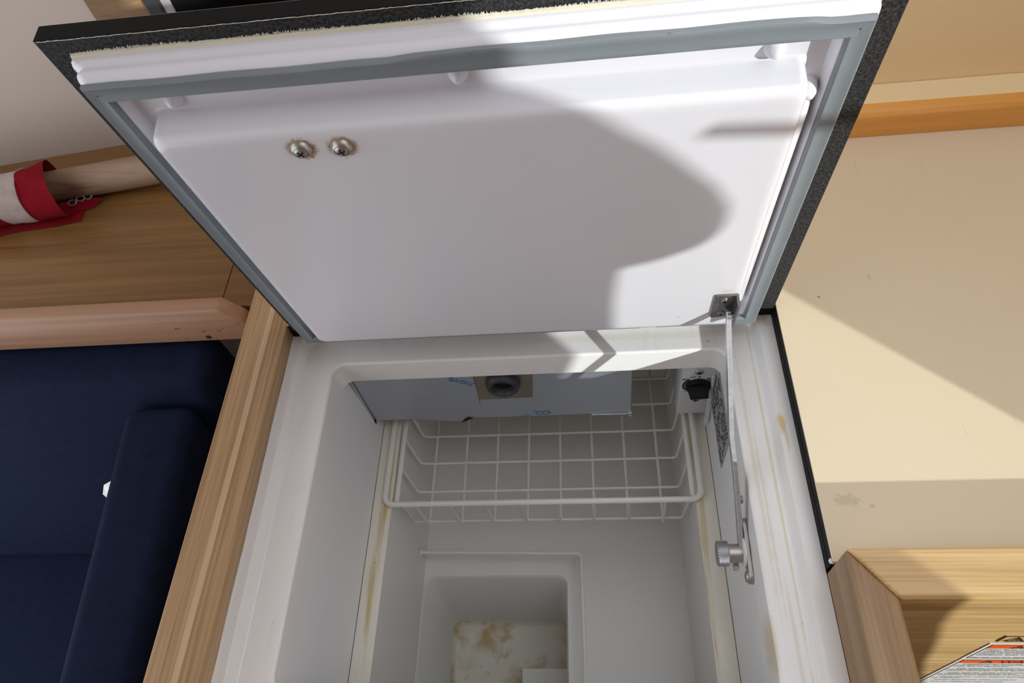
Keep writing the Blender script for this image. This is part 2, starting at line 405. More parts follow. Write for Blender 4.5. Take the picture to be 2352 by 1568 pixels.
# shelf behind the settee
sh = tag(bpy.data.objects.new('shelf', None), 'oak veneer shelf behind the settee', 'shelf'); COL.objects.link(sh)
def shelfboard(x0, x1, y0):
    ya = HA.y+(x0-HA.x)*HD.y/HD.x-.0005; yb = HA.y+(x1-HA.x)*HD.y/HD.x-.0005
    return hexa([(x0, y0, -.038), (x1, y0, -.038), (x1, yb, -.038), (x0, ya, -.038), (x0, y0, -.02), (x1, y0, -.02), (x1, yb, -.02), (x0, ya, -.02)], .0006, 1)
P('board', shelfboard(-1.3, -.3992, .457), M_SHELF, sh); P('board', shelfboard(-.3980, -.3535, .4570), M_SHELF, sh)
# beech fiddle rail with a chamfered end
t = thing('fiddle_rail', 'pale beech fiddle rail with black mould spots above the blue settee', 'rail', (-.6, .447, -.056))
P('rail', prism([(-1.3, -.056), (-.3750, -.056), (-.3655, -.031), (-.3690, -.022), (-.3860, 0), (-1.3, 0)], lambda x, z: (x, .4375, z), lambda x, z: (x, .4562, z), .0035, 3), M_BEECH, t, 40)
P('screw_plug', lathe([(.0032, 0), (.0028, .0004)], (-.4190, .4374, -.0475), (0, -1, 0), 14), M_HOLE, t)

# oak edge trim along the left of the refrigerator
pts = [(-.3525, -.34), (-.3525, -.003), (-.3505, -.0004), (-.3315, 0), (-.3225, -.0012), (-.3085, -.0052), (-.3068, -.0075), (-.3067, -.34)]
struct('trim_2', prism(pts, lambda x, z: (x, -.35, z), lambda x, z: (x, .62, z)), M_OAK_Y, 'oak edge trim between the settee and the refrigerator', 12)
P('pale_strip', prism([(-.3285, -.0004), (-.3283, .0002), (-.3232, -.0006), (-.3230, -.0014)], lambda x, z: (x, -.35, z), lambda x, z: (x, .62, z)), M_PALESTRIP, bpy.data.objects['trim_2'])  # narrow paler strip along the ridge of the trim
# caulk line between trim and refrigerator
P('sealant_bead', tube([(-.3060+random.uniform(-.0003, .0003), -.3+.0184*i, -.0200) for i in range(40)], .0011, 6), M_PAPER, bpy.data.objects['trim_2'], True)

# ------------------------------------------------------------------ countertop
t = thing('countertop', 'cream laminate countertop with black core around the open refrigerator', 'countertop', (.4, .4, -.02))
Lp = [(.1688, .1706), (.7195, .1706), (.7195, .6895), (-.3060, .6895), (-.3060, .4130), (.1688, .4130)]
P('core', prism(Lp, lambda x, y: (x, y, -.0197), lambda x, y: (x, y, -.0012)), M_EDGE, t)
P('core_groove', box(.1684, .1689, .1740, .4120, -.0125, -.0115), M_RUBBER, t)
P('sealant_blob', lathe([(.0030, 0), (.0026, .0012), (.0012, .0022), (.0002, .0025)], (.1700, .1725, -.0035), (-.3, .6, 1), 12), M_PAPER, t, True)
P('laminate_surface', prism(Lp, lambda x, y: (x, y, -.0012), lambda x, y: (x, y, 0), .0004, 1), M_COUNTER, t)
# wood fiddle and ledge at the back of the counter
o = P('fiddle_rail', prism([(.6270, 0), (.6270, .026), (.6305, .0315), (.6360, .0325), (.6420, .0325), (.6430, 0)], lambda y, z: (-.019, y, z), lambda y, z: (.7195, y, z), .0012, 2), M_BEECH_R, None, 40)
tag(o, 'orange beech fiddle rail along the back of the counter', 'rail')
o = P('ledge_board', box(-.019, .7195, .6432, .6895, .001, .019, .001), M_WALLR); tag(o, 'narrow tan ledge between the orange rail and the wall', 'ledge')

# ------------------------------------------------------------------ oak surround of the cooker recess
T2 = bpy.data.objects.new('trim_3', None); COL.objects.link(T2); T2['kind'] = 'structure'; T2['label'] = 'oak surround of the cooker recess right of the refrigerator'
zt, zb = .0345, -.0205
P('side_rail', hexa([(.1702, -.35, -.40), (.1968, -.35, -.40), (.1968, .1352, -.40), (.1702, .1700, -.40), (.1690, -.35, zt), (.1968, -.35, zt), (.1968, .1352, zt), (.1690, .1702, zt)], .0030, 3), M_OAK_Y2, T2, 40)
P('back_rail', hexa([(.1969, .1353, 0.0), (.7195, .1353, 0.0), (.7195, .1705, .0), (.1692, .1705, .0), (.1969, .1353, zt), (.7195, .1353, zt), (.7195, .1705, zt), (.1692, .1705, zt)], .0030, 3), M_OAK_X, T2, 40)
P('back_panel', box(.1972, .7195, .1355, .1520, -.60, .012), M_OAK_X, T2)

# ================================================================== REFRIGERATOR BODY
fr = thing('refrigerator', 'white top-loading refrigerator sunk in the galley counter, its lid standing open', 'refrigerator', (-.07, .23, -.56))
zl, zg, zo = -.0205, -.032, -.0625
R = [(-.3063, .1686, .030, .428, .003, zl-.004), (-.3063, .1686, .030, .428, .003, zl), (-.2975, .1560, .046, .419, .012, zl), (-.2963, .1548, .0475, .4175, .012, zl-.0006),
     (-.2925, .1520, .0520, .4135, .012, zg+.002), (-.2895, .1495, .055, .411, .012, zg), (-.2648, .1263, .0812, .3868, .013, zg), (-.2636, .1252, .0824, .3856, .013, zg-.0002),
     (-.2625, .1241, .0835, .3845, .0125, zg-.0010), (-.2619, .1235, .0841, .3839, .012, zg-.0022), (-.2606, .1222, .085, .3830, .0115, zo)]
wn(P('rim', rings(R, False, False, 8), M_RIM, fr, 50))
# upper chamber: same side walls, deeper towards the back under the lip
xl, xr, yf, yb, zc = -.2606, .1222, .085, .555, -.19
xl2, xr2 = -.2550, .1215
V = [(xl, yf, zo), (xr, yf, zo), (xr, yb, zo), (xl, yb, zo), (xl2, yf+.002, zc), (xr2, yf+.002, zc), (xr2, yb-.004, zc), (xl2, yb-.004, zc),
     (xl, .3835, zo), (xr, .3835, zo)]
P('upper_liner', (V, [[0, 8, 3, 7, 4], [1, 5, 6, 2, 9], [0, 4, 5, 1], [3, 2, 6, 7], [8, 9, 2, 3]]), M_WALL, fr)
lx, rx = -.2330, .1000
def ledge(x0, x1, inner):
    pr = [(x0, zc-.004), (x0, zc), (x1, zc), (x1, zc-.004)]
    return box(min(x0, x1), max(x0, x1), yf+.002, yb-.004, zc-.005, zc, .0015, 2)
P('ledge', ledge(xl2, lx, 1), M_LEDGE, fr, 40); P('ledge', ledge(rx, xr2, -1), M_LEDGE, fr, 40)
P('front_ledge', box(lx, rx, yf+.002, yf+.0185, zc-.005, zc, .0012), M_LEDGE, fr)
# lower tank with the deep well at the left front
zf, zw = -.355, -.54
fx0, fx1, fy0, fy1 = -.2290, .0975, .105, .545
wx0, wx1, wy0, wy1 = -.22885, -.0460, .112, .2660
ring = lambda x0, x1, y0, y1, z: [(x0, y0, z), (x1, y0, z), (x1, y1, z), (x0, y1, z)]
V = ring(lx-.0004, rx+.0004, .1030, .5505, zc-.003)+ring(fx0, fx1, fy0, fy1, zf)
Fc = [[i, (i+1) % 4, 4+(i+1) % 4, 4+i] for i in range(4)]
P('lower_liner', (V, Fc), M_LOW, fr)
fl_o = [(fx0, fy0), (fx1, fy0), (fx1, fy1), (fx0, fy1)]; fl_h = rrect(wx0, wx1, wy0, wy1, .012, 5)
tri = tessellate_polygon([[Vector((a, b, 0)) for a, b in fl_o], [Vector((a, b, 0)) for a, b in fl_h]])
P('tank_floor', ([(a, b, zf) for a, b in fl_o+fl_h], [list(q) for q in tri]), M_LOW, fr)
P('well', rings([(wx0, wx1, wy0, wy1, .012, zf), (wx0+.002, wx1-.002, wy0+.002, wy1-.003, .012, zf-.004), (wx0+.006, wx1-.006, wy0+.006, wy1-.014, .014, zw+.008)], False), M_LOW, fr, 50)
P('well_floor', rings([(wx0+.006, wx1-.006, wy0+.006, wy1-.014, .014, zw+.008), (wx0+.009, wx1-.009, wy0+.009, wy1-.017, .012, zw+.002), (wx0+.013, wx1-.013, wy0+.013, wy1-.021, .010, zw)], True), M_WELL, fr, 50)
P('well_block', box(-.117, -.0535, wy0+.009, .1825, zw+.0005, zw+.040, .0015), M_LOW, fr)

# ---- evaporator (ice box) under the back lip
ex0, ex1, ey, ez0, ez1 = -.2562, .0376, .3878, -.1592, -.0640
ev = P('evaporator_box', join(box(ex0, ex1, ey, .50, ez0-.0008, ez1)), M_BARE, fr)
fb = [(-.2535, -.1580), (-.2101, -.1578), (-.19, -.1600), (-.170, -.1645), (-.1556, -.1658), (-.146, -.1625), (-.139, -.1585), (-.10, -.1592), (-.035, -.1590), (-.0067, -.1578), (.0366, -.1560)]
film = fb+[(.0366, ez1), (-.0637, ez1), (-.0684, -.1176), (-.1262, -.1186), (-.1284, -.1310), (-.1276, -.1170), (-.1265, ez1), (-.2548, ez1)]
P('protective_film', prism(film, lambda x, z: (x, ey-.0006, z), lambda x, z: (x, ey+.0002, z)), M_FILM, ev)
P('film_tear', ([(-.156, ey-.0030, -.1662), (-.139, ey-.0012, -.1578), (-.146, ey-.0012, -.1562), (-.150, ey-.0015, -.1590)], [[0, 1, 2, 3]]), M_HOLE, ev)
P('side_flange', box(ex0-.0020, ex0+.0004, ey-.002, .50, ez0-.002, ez1, .0003), M_ZINC, ev)
P('corner_tab', box(ex0-.0003, ex0+.0014, ey-.002, ey, ez0-.004, ez0+.003, .0003), M_HOLE, ev)
P('corner_tab', box(ex1-.0030, ex1+.0003, ey-.003, ey, ez0-.005, ez0+.004, .0005), M_ZINC, ev)
P('bottom_flange', box(-.006, ex1, ey-.0022, ey+.002, ez0-.0012, ez0+.0012, .0003), M_ZINC, ev)
P('grommet', lathe([(.0185, 0), (.0185, .004), (.0165, .0085), (.0128, .0090), (.0112, .0065), (.0108, 0)], (-.0968, ey, -.0835), (0, -1, 0), 28, False), M_GROMMET, ev, 50)
P('grommet_hole', lathe([(.0112, 0), (.0001, .0003)], (-.0968, ey-.0012, -.0835), (0, -1, 0), 24), M_HOLE, ev)
def on_film(vf, cx, cz, deg):
    c, s = math.cos(math.radians(deg)), math.sin(math.radians(deg))
    return xf(vf, lambda x, y, z: (cx+c*x-s*y, ey-.0009, cz+s*x+c*y))
P('lettering', on_film(text_vf('.nova', .0145, bold=.0002), -.1245, -.0845, 180-30), M_BLUE, ev)
P('lettering', on_film(text_vf('CO', .0115, bold=.0002), -.0515, -.1480, 180+4), M_BLUE, ev)
P('lettering', on_film(text_vf('2', .0065), -.0680, -.1465, 180-12), M_BLUE, ev)
P('lettering', on_film(text_vf('"', .012), -.0720, -.1500, 180-25), M_BLUE, ev); P('lettering', on_film(text_vf('"', .012), -.0775, -.1520, 180-25), M_BLUE, ev)

# ---- thermostat
ty = .3862
th = P('thermostat', box(.0868, .1224, ty, .430, -.1640, -.0628, .0020, 3), M_TPLAST, fr, 40)
kc = Vector((.1046, ty, -.1020))
P('dial', lathe([(.0128, 0), (.0128, .003), (.0112, .0045)], kc, (0, -1, 0), 32), M_RUBBER, th, 40)
a = math.radians(4); du = Vector((math.cos(a), 0, math.sin(a))); dw = Vector((-math.sin(a), 0, math.cos(a)))
def kp(x, d, z): return tuple(kc+du*x+dw*z+Vector((0, -d, 0)))
P('grip', hexa([kp(-.0105, .004, -.0045), kp(.0105, .004, -.0045), kp(.0105, .004, .0060), kp(-.0105, .004, .0060), kp(-.0092, .016, -.0025), kp(.0092, .016, -.0025), kp(.0092, .016, .0018), kp(-.0092, .016, .0018)], .0012, 2), M_RUBBER, th, 40)
def arc(a0, a1, r0a, r0b, ra, n=16):
    V, Fc = [], []
    for i in range(n+1):
        t_ = i/n; a_ = math.radians(a0+(a1-a0)*t_); w_ = r0a+(r0b-r0a)*t_
        for rr in (ra-w_/2, ra+w_/2): V.append((kc.x+rr*math.cos(a_), ty-.0003, kc.z+rr*math.sin(a_)))
    return V, [[2*i, 2*i+1, 2*i+3, 2*i+2] for i in range(n)]
P('scale_arc', arc(215, 128, .0020, .0030, .0148), M_INK, th); P('scale_arc', arc(52, -15, .0006, .0016, .0148), M_INK, th)
def on_th(vf, x, z): return xf(vf, lambda a_, b_, c_: (x+a_, ty-.0004, z+b_))
P('lettering', on_th(text_vf('MAX', .0036, align='CENTER', bold=.00005), .0918, -.0905), M_INK, th)
P('lettering', on_th(text_vf('OFF', .0036, align='CENTER', bold=.00005), .0985, -.0862), M_INK, th)
P('lettering', on_th(text_vf('MIN', .0036, align='CENTER', bold=.00005), .1160, -.0905), M_INK, th)
P('pointer', ([(.1030, ty-.0004, -.0850), (.1060, ty-.0004, -.0832), (.1060, ty-.0004, -.0868)], [[0, 1, 2]]), M_INK, th)
for x, z in ((.1044, -.0885), (.0892, -.1020), (.1203, -.1020), (.0925, -.1140)): P('tick', box(x-.0007, x+.0007, ty-.0004, ty+.0002, z-.0003, z+.0003), M_INK, th)
def sub_screw(par, c, r, h):
    ax = Vector((0, -1, 0)); c = Vector(c)
    P('screw', join(lathe([(r, 0), (r, h*.35), (r*.9, h*.7), (r*.6, h*.95), (r*.2, h)], c, ax, 18)), M_STEEL, par, 40)
    P('screw_slot', join(box(c.x-r*.55, c.x+r*.55, c.y-h-.0002, c.y-h+.0004, c.z-r*.13, c.z+r*.13), box(c.x-r*.13, c.x+r*.13, c.y-h-.0002, c.y-h+.0004, c.z-r*.55, c.z+r*.55)), M_HOLE, par)
sub_screw(th, (.1038, ty, -.0755), .0043, .002); sub_screw(th, (.1048, ty, -.1312), .0043, .002)
P('cable_clip', hexa([(.1155, .372, -.166), (.1185, .372, -.166), (.1185, .378, -.166), (.1155, .378, -.166), (.1175, .384, -.082), (.1205, .384, -.082), (.1205, .388, -.082), (.1175, .388, -.082)], .0006, 2), M_TPLAST, th)
# ---- data label on the right inner wall
lw = P('data_label', hexa([(.1206, .306, -.131), (.1218, .306, -.131), (.1218, .381, -.131), (.1206, .381, -.131), (.1211, .306, -.066), (.1223, .306, -.066), (.1223, .381, -.066), (.1211, .381, -.066)]), M_GREYLABEL, fr)
V, Fc = [], []
for r_ in range(11):
    z = -.071-.0053*r_; y = .377
    while y > .311:
        wd = random.uniform(.002, .007)
        if random.random() < .78:
            x = .1209-(z+.066)*-.0077-.0012; x = .1206-.0003-(-.131-z)*.0077
            b = len(V); V += [(x, y, z), (x, y-wd, z), (x, y-wd, z-.0024), (x, y, z-.0024)]; Fc.append([b, b+1, b+2, b+3])
        y -= wd+.0015
P('printed_lines', (V, Fc), M_INK, lw)

# ================================================================== LID (own frame: x along hinge, y up the lid, z out of its underside)
LA = math.radians(8.9658)
lid = P('lid', box(-.298, .1665, -.0005, .3622, -.0115, 0, .0004, 1), M_BLACK, None)
lid['label'] = 'open black lid with white liner and grey rubber gasket'; lid['_org'] = (0, 0, 0)
lid.parent = fr; lid.location = Vector((0, .4062, 0))-Vector(fr['_org']); lid.rotation_euler = (math.pi/2+LA, 0, 0)
P('laminate_top', box(-.298, .1665, -.0005, .3622, -.0124, -.0116), M_COUNTER, lid)
P('edge_band', box(-.298, .1665, .3622, .3626, -.0118, -.0003), M_EDGE, lid)
V, Fc = [], []
n = 260
for i in range(n+1):
    x = -.2965+.463*i/n; w_ = .00035+.0003*random.random(); j = random.uniform(-.0002, .0002)
    V += [(x, .3618+j, .00025), (x, .3618+j+w_, .00025)]
P('chipped_edge', (V, [[2*i, 2*i+1, 2*i+3, 2*i+2] for i in range(n)]), M_BEAD, lid)
# liner
O = (-.2835, .1500, .0050, .3505); G = (-.2768, .1447, .0112, .3457)
def rg(t_, w_, r_, d=0): return (O[0]+(G[0]-O[0])*t_+d, O[1]+(G[1]-O[1])*t_-d, O[2]+(G[2]-O[2])*t_+d, O[3]+(G[3]-O[3])*t_-d, r_, w_)
PX0, PX1, PV0, PV1, PW = -.2540, .1200, .0345, .3145, .0330
RL = [rg(0, 0, .004), rg(-.12, .0015, .004), rg(-.15, .0032, .004), rg(-.05, .0052, .005), rg(.25, .0066, .006), rg(.42, .0076, .006), rg(.36, .0092, .006), rg(.30, .0110, .006), rg(.42, .0128, .006), rg(.75, .0152, .006), rg(1, .0165, .006),
      rg(1, .0170, .006, .0008), rg(1, .0170, .005, .0105), rg(1, .0160, .005, .0125), rg(1, .0095, .005, .0135), rg(1, .0090, .005, .0145),
      (PX0-.002, PX1+.002, PV0-.002, PV1+.002, .006, .0090), (PX0-.0006, PX1+.0006, PV0-.0006, PV1+.0006, .006, .0098), (PX0, PX1, PV0, PV1, .006, .0115), (PX0+.0006, PX1-.0006, PV0+.0006, PV1-.0006, .006, PW-.0055),
      (PX0+.0014, PX1-.0014, PV0+.0012, PV1-.0014, .007, PW-.0026), (PX0+.0032, PX1-.0032, PV0+.003, PV1-.0034, .007, PW-.0008), (PX0+.006, PX1-.006, PV0+.0055, PV1-.0065, .007, PW-.0001), (PX0+.009, PX1-.009, PV0+.0085, PV1-.010, .006, PW)]
wn(P('liner', rings(RL, True, False, 6), M_LINER, lid, 60))
P('liner_tab', hexa([(.0385, .0362, PW-.006), (.0570, .0362, PW-.006), (.0570, .046, PW-.006), (.0385, .046, PW-.006), (.0415, .0352, PW-.0008), (.0545, .0352, PW-.0008), (.0570, .046, PW-.0002), (.0385, .046, PW-.0002)], .0010, 2), M_RIB, lid, 40)
for x, v_ in ((-.2370, .3225), (-.0686, .3225), (.1020, .3213)):
    P('liner_nub', lathe([(.0062, -.001), (.0058, .001), (.0044, .0035), (.0026, .0058), (.0012, .0066), (.0002, .0068)], (x, v_, .0090), (0, 0, 1), 18), M_RIB, lid, 60)
P('liner_rib', hexa([(.1205, .052, .0090), (.1300, .052, .0090), (.1300, .2900, .0090), (.1205, .2900, .0090), (.1195, .055, .0235), (.1258, .058, .0215), (.1258, .2830, .0215), (.1195, .2860, .0235)], .0022, 3), M_RIB, lid, 50)
P('liner_nub', lathe([(.0060, -.001), (.0055, .003), (.0040, .008), (.0018, .011), (.0003, .0115)], (.1248, .2935, .0090), (0, 0, 1), 18), M_RIB, lid, 60)
P('liner_nub', lathe([(.0055, -.001), (.0050, .003), (.0036, .007), (.0003, .009)], (.1245, .0500, .0090), (0, 0, 1), 18), M_RIB, lid, 60)
# gasket: a mitred hollow strip, its outer lip wandering a little along the top
gs = [(0.0, .0170), (0.0, .0196), (.0012, .0207), (.0035, .0203), (.0060, .0200), (.0085, .0206), (.0103, .0210), (.0114, .0200), (.0116, .0170), (.0100, .0125)]
def gpath():
    out = []
    def seg(a, b, n): return [(a[0]+(b[0]-a[0])*i/n, a[1]+(b[1]-a[1])*i/n) for i in range(n)]
    c = [(G[0], G[3]), (G[1], G[3]), (G[1], G[2]), (G[0], G[2])]
    return seg(c[0], c[1], 60)+seg(c[1], c[2], 20)+seg(c[2], c[3], 10)+seg(c[3], c[0], 20)
def sst(x, a, b): t_ = max(0, min(1, (x-a)/(b-a))); return t_*t_*(3-2*t_)
V, Fc = [], []; gp = gpath(); m_ = len(gs)
for x, y in gp:
    tx = (x-G[0])/(G[1]-G[0]); ty_ = (y-G[2])/(G[3]-G[2])
    sx = 1 if abs(x-G[0]) < 1e-6 else (-1 if abs(x-G[1]) < 1e-6 else 0); sy = 1 if abs(y-G[2]) < 1e-6 else (-1 if abs(y-G[3]) < 1e-6 else 0)
    wob = (.0016*sst(x, -.105, -.085)*(1-sst(x, .112, .128)) + .0003*math.sin(x*90)) if sy < 0 and sx == 0 else 0
    for k_, (d, h) in enumerate(gs):
        o_ = wob*(1-d/.0116)
        V.append((x+sx*d, y+sy*d+o_, h))
for i in range(len(gp)):
    for j in range(m_-1): q = (i+1) % len(gp); Fc.append([i*m_+j, i*m_+j+1, q*m_+j+1, q*m_+j])
P('gasket', (V, Fc), M_GASKET, lid, 50)
# adhesive bead and torn foam along the free edge of the liner
V, Fc = [], []; n = 240
for i in range(n+1):
    x = -.2828+.436*i/n; j = random.uniform(-.0003, .0003)
    V += [(x, .3492, .0008), (x, .3506, .0022), (x, .3524+j, .0016), (x, .3530+j, .0001)]
for i in range(n):
    for j in range(3): Fc.append([4*i+j, 4*i+j+1, 4*i+j+5, 4*i+j+4])
P('adhesive_bead', (V, Fc), M_BEAD, lid, True)
V, Fc = [], []
for i in range(1300):
    x = random.uniform(-.2828, .149); dens = .35+.65*abs(math.sin(x*37+1))
    if random.random() > dens: continue
    h = random.uniform(.0003, .0022)*dens; wd = random.uniform(.0003, .0010); b = len(V); y0 = .3526+random.uniform(0, .0006)*dens
    V += [(x, y0, .0004), (x+wd, y0, .0004), (x+wd*.8+random.uniform(-.0005, .0005), y0+h, .0003), (x+random.uniform(-.0003, .0003), y0+h*.7, .0008)]; Fc += [[b, b+1, b+2, b+3]]
P('torn_foam', (V, Fc), M_FUZZ, lid)
# two countersunk screws in cup washers, rust around them
for x, v_ in ((-.1654, .2988), (-.1410, .2980)):
    w_ = P('cup_washer', lathe([(.0066, -.0005), (.0066, .0006), (.0052, .0028), (.0043, .0034), (.0041, .0026)], (x, v_, PW), (0, 0, 1), 28), M_STEEL, lid, 35)
    P('screw', lathe([(.0040, 0), (.0040, .0014), (.0034, .0020), (.0016, .0024), (.0002, .0025)], (x, v_, PW+.0020), (0, 0, 1), 24), M_STEEL, lid, 40)
    rot = random.uniform(.3, .7)
    def rb(ax_): 
        c_, s_ = math.cos(rot+ax_), math.sin(rot+ax_); q = lambda a_, b_, z_: (x+a_*c_-b_*s_, v_+a_*s_+b_*c_, z_)
        return hexa([q(-.0024, -.0005, PW+.0038), q(.0024, -.0005, PW+.0038), q(.0024, .0005, PW+.0038), q(-.0024, .0005, PW+.0038), q(-.0024, -.0005, PW+.0046), q(.0024, -.0005, PW+.0046), q(.0024, .0005, PW+.0046), q(-.0024, .0005, PW+.0046)])
    P('cross_slot', join(rb(0), rb(math.pi/2)), M_HOLE, lid)

# ================================================================== LID STAY
def L2W(x, v_, w_): 
    ca, sa = math.cos(LA), math.sin(LA); return Vector((x, .4062-sa*v_-ca*w_, ca*v_-sa*w_))
st = None
def lbox(x0, x1, v0, v1, w0, w1, b=0, s=2): return hexa([tuple(L2W(*p)) for p in ((x0, v0, w0), (x1, v0, w0), (x1, v1, w0), (x0, v1, w0), (x0, v0, w1), (x1, v0, w1), (x1, v1, w1), (x0, v1, w1))], b, s)
# arm: a flat strap, slightly joggled towards the wall
AP = [Vector(p) for p in ((.1110, .3585, .0645), (.1106, .3349, .0443), (.1106, .2786, -.0034), (.1134, .2540, -.0243), (.1147, .2360, -.0395), (.1162, .2090, -.0625), (.1168, .1985, -.0715))]
dirv = (AP[-1]-AP[0]).normalized(); nw = dirv.cross(Vector((1, 0, 0))).normalized()
V, Fc = [], []
for i, p in enumerate(AP):
    hw = .0046 if i not in (0, len(AP)-1) else .0030
    for sx_, sn in ((-.0019, -hw), (.0019, -hw), (.0019, hw), (-.0019, hw)): V.append(p+Vector((sx_, 0, 0))+nw*sn)
for i in range(len(AP)-1):
    for j in range(4): Fc.append([i*4+j, i*4+(j+1) % 4, i*4+4+(j+1) % 4, i*4+4+j])
Fc += [[0, 1, 2, 3], [len(V)-4+j for j in range(4)]]
bm = bmesh.new(); vs = [bm.verts.new(v) for v in V]
for f in Fc: bm.faces.new([vs[i] for i in f])
bmesh.ops.recalc_face_normals(bm, faces=bm.faces)
st = P('lid_stay', bev(bm, .0004, 1), M_ZINC, fr); st['label'] = 'galvanised lid stay arm with knurled knob'
P('bracket', join(lbox(.0985, .1165, .0560, .0935, PW+.0001, PW+.0019, .0004), lbox(.1142, .1165, .0520, .0930, PW+.0001, PW+.0120, .0006)), M_DARKSTEEL, st)
for v_ in (.0860, .0640):
    s_ = P('screw', lathe([(.0034, 0), (.0034, .0008), (.0028, .0014), (.0012, .0018)], L2W(.1060, v_, PW+.0018), L2W(0, 0, 1)-L2W(0, 0, 0), 18), M_STEEL, st, 40)
    P('cross_slot', join(lbox(.1042, .1078, v_-.0004, v_+.0004, PW+.0034, PW+.0039), lbox(.1056, .1064, v_-.0018, v_+.0018, PW+.0034, PW+.0039)), M_HOLE, st)
P('pivot_pin', lathe([(.0022, -.0024), (.0030, -.0022), (.0030, .0046), (.0018, .0050)], L2W(.1120, .0700, PW+.0086), (1, 0, 0), 14), M_STEEL, st, 40)
KC = Vector((.1222, .2000, -.0690))
pw = [(-.030, 0), (.021, 0)]
def plate_pts():
    out = []
    for cy, a0 in ((.0215, -90), (-.0210, 90)):
        for k_ in range(9): a_ = math.radians(a0+180*k_/8); out.append((cy+.0062*math.cos(a_), .0062*math.sin(a_)))
    return out
pd = Vector((0, 1.0, .10)).normalized(); pu = Vector((0, -pd.z, pd.y))
P('wall_plate', prism(plate_pts(), lambda a_, b_: tuple(KC+pd*a_+pu*b_+Vector((-.0034, 0, .006))), lambda a_, b_: tuple(KC+pd*a_+pu*b_+Vector((-.0002, 0, .006))), .0003, 1), M_STEEL, st, 40)
P('washer', lathe([(.0125, 0), (.0125, .0012), (.0118, .0016)], KC+Vector((-.0036, 0, .003)), (-1, 0, 0), 28), M_PAPER, st, 40)
P('knob_shaft', lathe([(.0078, 0), (.0078, .0130)], KC+Vector((-.0052, 0, 0)), (-1, 0, 0), 28), M_STEEL, st, 40)
# knurled knob head: diamond teeth as real relief
V, Fc = [], []; nn, mm = 60, 14; r0 = .0103; kx = KC+Vector((-.0165, 0, 0))
for i in range(mm+1):
    for j in range(nn):
        a_ = 2*math.pi*j/nn; rr = r0+(.00040 if (i+j) % 2 == 0 else -.00015)
        if i in (0, mm): rr = r0-.0006
        V.append(kx+Vector((-.0095*i/mm, rr*math.cos(a_), rr*math.sin(a_))))
for i in range(mm):
    for j in range(nn): Fc.append([i*nn+j, i*nn+(j+1) % nn, (i+1)*nn+(j+1) % nn, (i+1)*nn+j])
Fc += [list(range(nn)), [mm*nn+j for j in range(nn)]]
P('knob', (V, Fc), M_KNURL, st)
P('stop_block', box(.1105, .1150, .1895, .1960, -.0845, -.0775, .0006), M_ZINC, st)
for yy, zz in ((.2212, -.0605), (.1788, -.0650)):
    P('screw', lathe([(.0050, 0), (.0048, .0012), (.0036, .0024), (.0010, .0030)], (.1188, yy, zz), (-1, 0, 0), 18), M_STEEL, st, 40)
P('screw', lathe([(.0036, 0), (.0034, .0010), (.0010, .0020)], (.1221, .2440, -.0590), (-1, 0, 0), 16), M_STEEL, st, 40)

# ================================================================== WIRE BASKET
bk = thing('wire_basket', 'white coated wire basket hanging on the side ledges', 'basket', (-.066, .42, -.262))
zr, zbt = -.1862, -.2600
bx0, bx1, by0, by1 = -.2403, .1064, .2958, .5400
loop = [(x, y, zr) for x, y in rrect(bx0, bx1, by0, by1, .010, 5)]
P('rim', tube(loop, .0033, 10, True), M_WIRE, bk, True)
for x in (-.2278, .0980): P('side_rail', tube([(x, by0-.001, zr-.004), (x, by1, zr-.004)], .0030, 10), M_WIRE, bk, True)
for i in range(6):
    y = .3030+.0376*i
    P('wire', tube(fillet([(-.2268, y, zr-.003), (-.2230, y, zbt), (.0925, y, zbt), (.0970, y, zr-.003)], .006, 4), .0016, 8), M_WIRE, bk, True)
for i in range(8):
    x = -.2058+.03945*i
    P('wire', tube(fillet([(x-.0012, by0, zr+.0022), (x-.0010, by0+.0018, zr-.004), (x, by0+.0035, zbt-.0032), (x, by1-.008, zbt-.0030), (x, by1-.001, zr+.001)], .004, 4), .0017, 8), M_WIRE, bk, True)

# divider rod round the well
dv = thing('divider_rod', 'white bent wire rod running round the well in the tank floor', 'rod', (-.12, .28, -.33))
P('rod', tube(fillet([(-.2300, .2868, -.325), (-.0272, .2835, -.325), (-.0262, .108, -.325)], .007, 5), .0022, 8), M_WIRE, dv, True)
P('end_cap', lathe([(.0055, 0), (.0050, .0012), (.0022, .0018)], (-.2293, .2868, -.325), (1, 0, 0), 14), M_WIRE, dv, 40)
P('hook', tube([(-.0290+.0045*math.cos(a_), .2735+.0058*math.sin(a_), -.333) for a_ in [math.pi*(.5+i/10) for i in range(11)]], .0012, 6), M_WIRE, dv, True)
P('foot', tube([(-.0272, .2815, -.326), (-.0275, .2835, -.354)], .0018, 8), M_WIRE, dv, True)

